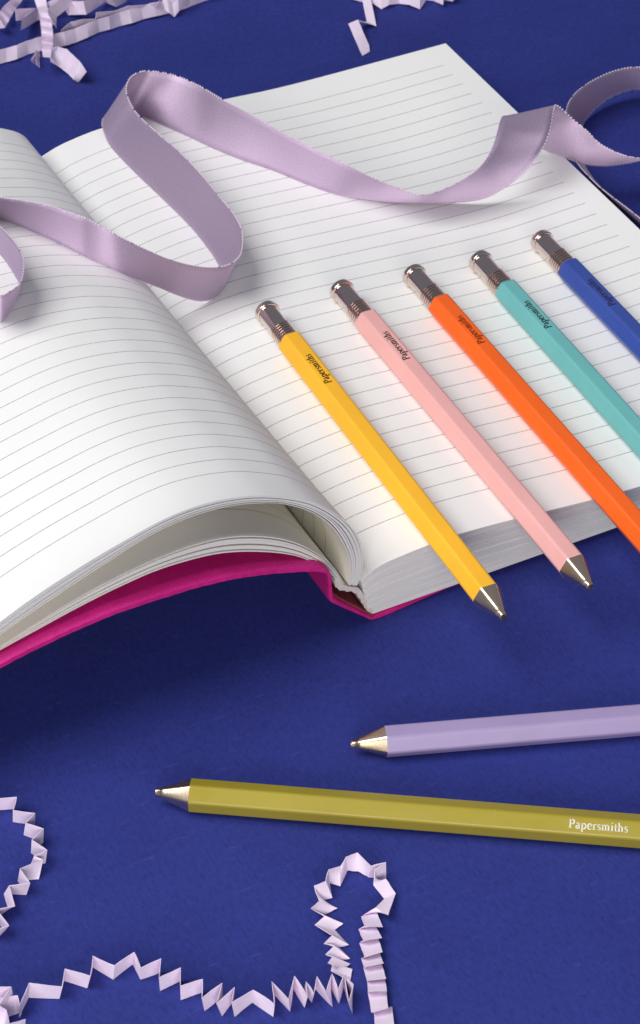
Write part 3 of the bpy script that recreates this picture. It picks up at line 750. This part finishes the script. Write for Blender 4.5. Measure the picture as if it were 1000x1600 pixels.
 'back_tangle': [((35.1, 296.4, 8.5), (35.3, 296.6, 4.0)), ((43.3, 300.0, 4.9), (43.0, 301.0, 0.5)), ((34.9, 290.1, 8.4), (34.3, 290.3, 4.0)), ((44.9, 301.0, 4.3), (43.5, 299.2, 0.5)), ((53.9, 299.4, 8.1), (53.0, 297.8, 4.0)), ((55.6, 299.9, 4.3), (54.2, 298.1, 0.5)), ((57.7, 292.6, 7.8), (57.6, 290.2, 4.0)), ((67.7, 299.1, 4.8), (68.6, 300.1, 0.5)), ((66.7, 290.7, 8.1), (68.4, 290.3, 4.0)), ((73.9, 297.8, 4.8), (75.4, 297.7, 0.5))],
 'behind_scrap': [((48.2, 286.7, 3.4), (49.9, 289.5, 0.3)), ((45.1, 282.0, 5.6), (45.4, 284.1, 1.6)), ((50.6, 286.9, 4.7), (51.4, 286.8, 0.3)), ((54.1, 284.9, 5.9), (55.0, 285.9, 1.6)), ((58.6, 285.0, 4.8), (59.0, 285.5, 0.3)), ((59.6, 286.6, 6.1), (60.0, 286.6, 1.6)), ((66.5, 286.9, 4.8), (66.6, 287.5, 0.3)), ((70.7, 286.0, 6.1), (70.7, 286.3, 1.6)), ((78.1, 285.9, 4.7), (78.4, 286.7, 0.3)), ((81.2, 284.3, 5.6), (79.5, 285.3, 1.6)), ((85.4, 291.5, 4.2), (85.0, 289.2, 0.3))],
 'tiny_scrap': [((34.0, 277.0, 3.8), (35.9, 278.5, 2.0)), ((33.8, 277.6, 2.2), (36.0, 278.4, 0.3)), ((30.0, 271.4, 4.5), (31.2, 272.6, 2.0)), ((34.2, 277.0, 2.4), (35.7, 278.6, 0.3)), ((30.5, 268.5, 4.3), (32.1, 269.4, 2.0))],
 'band_flap': [((83.0, 286.1, 6.3), (83.0, 283.6, 2.5)), ((84.2, 284.4, 5.8), (83.9, 282.0, 2.0)), ((85.7, 283.9, 4.2), (85.4, 281.6, 0.4)), ((87.7, 283.4, 6.3), (87.4, 282.0, 2.0)), ((92.0, 284.6, 6.5), (92.4, 284.6, 2.0))],
 'zigzag_tail': [((149.4, 270.8, 4.0), (152.2, 269.5, 4.0)), ((145.0, 261.0, 3.4), (147.7, 259.7, 3.4)), ((141.3, 250.5, 0.8), (143.1, 247.2, 0.3)), ((132.6, 247.2, 4.0), (136.2, 247.4, 4.4)), ((130.4, 234.6, 0.8), (134.8, 237.0, 1.0)), ((130.3, 232.9, 0.3), (133.7, 234.2, 0.3))],
 'top_edge_scrap': [((142.2, 266.4, 5.7), (142.6, 265.1, 1.4)), ((147.4, 264.3, 4.5), (146.4, 263.0, 0.3)), ((149.0, 260.8, 5.3), (148.3, 258.6, 1.4)), ((150.9, 258.1, 4.2), (149.9, 256.0, 0.3)), ((153.5, 258.0, 5.3), (152.8, 255.9, 1.4)), ((157.9, 258.5, 4.2), (157.0, 256.5, 0.3)), ((159.8, 254.8, 5.3), (158.8, 252.7, 1.4)), ((162.4, 252.4, 4.2), (161.5, 250.4, 0.3)), ((166.3, 255.1, 5.3), (165.3, 253.1, 1.4)), ((168.4, 253.5, 4.8), (168.3, 253.0, 0.3)), ((169.8, 249.7, 5.3), (168.8, 247.7, 1.4)), ((172.2, 252.7, 4.7), (171.9, 252.0, 0.3)), ((173.2, 249.2, 5.8), (172.9, 248.3, 1.4)), ((175.1, 251.2, 4.8), (175.3, 250.8, 0.3))]
}
LABELS = {
 'strand_front': 'long zigzag lilac paper strip ending in a tall loop in front of the olive pen',
 'strand_left': 'zigzag lilac paper strip curling in from the left below the notebook cover',
 'corner_scrap': 'small lilac paper scrap bunched in the bottom left corner',
 'long_band': 'long straight lilac paper band crossing the tangle behind the left page',
 'ribbed_strip': 'tightly ribbed lilac strip draped down over the long straight band',
 'curled_flap': 'broad curled lilac paper end hanging below the long straight band',
 'white_panel': 'pale smooth lilac strip rising to the right out of the tangle',
 'left_ribbed': 'tightly ribbed lilac strip at the far top left corner',
 'back_tangle': 'loosely folded lilac strip behind the rest of the tangle',
 'behind_scrap': 'lilac strip peeking out just above the long straight band',
 'tiny_scrap': 'tiny torn lilac slivers dangling below the ribbed strip',
 'band_flap': 'short pointed lilac flap at the right end of the long band',
 'zigzag_tail': 'lilac strip with one sharp zigzag pointing down behind the right page',
 'top_edge_scrap': 'crumpled lilac strip along the top edge behind the right page',
}
for key, folds in STRIPS.items():
    strip('crinkle_strip', LABELS[key], folds)
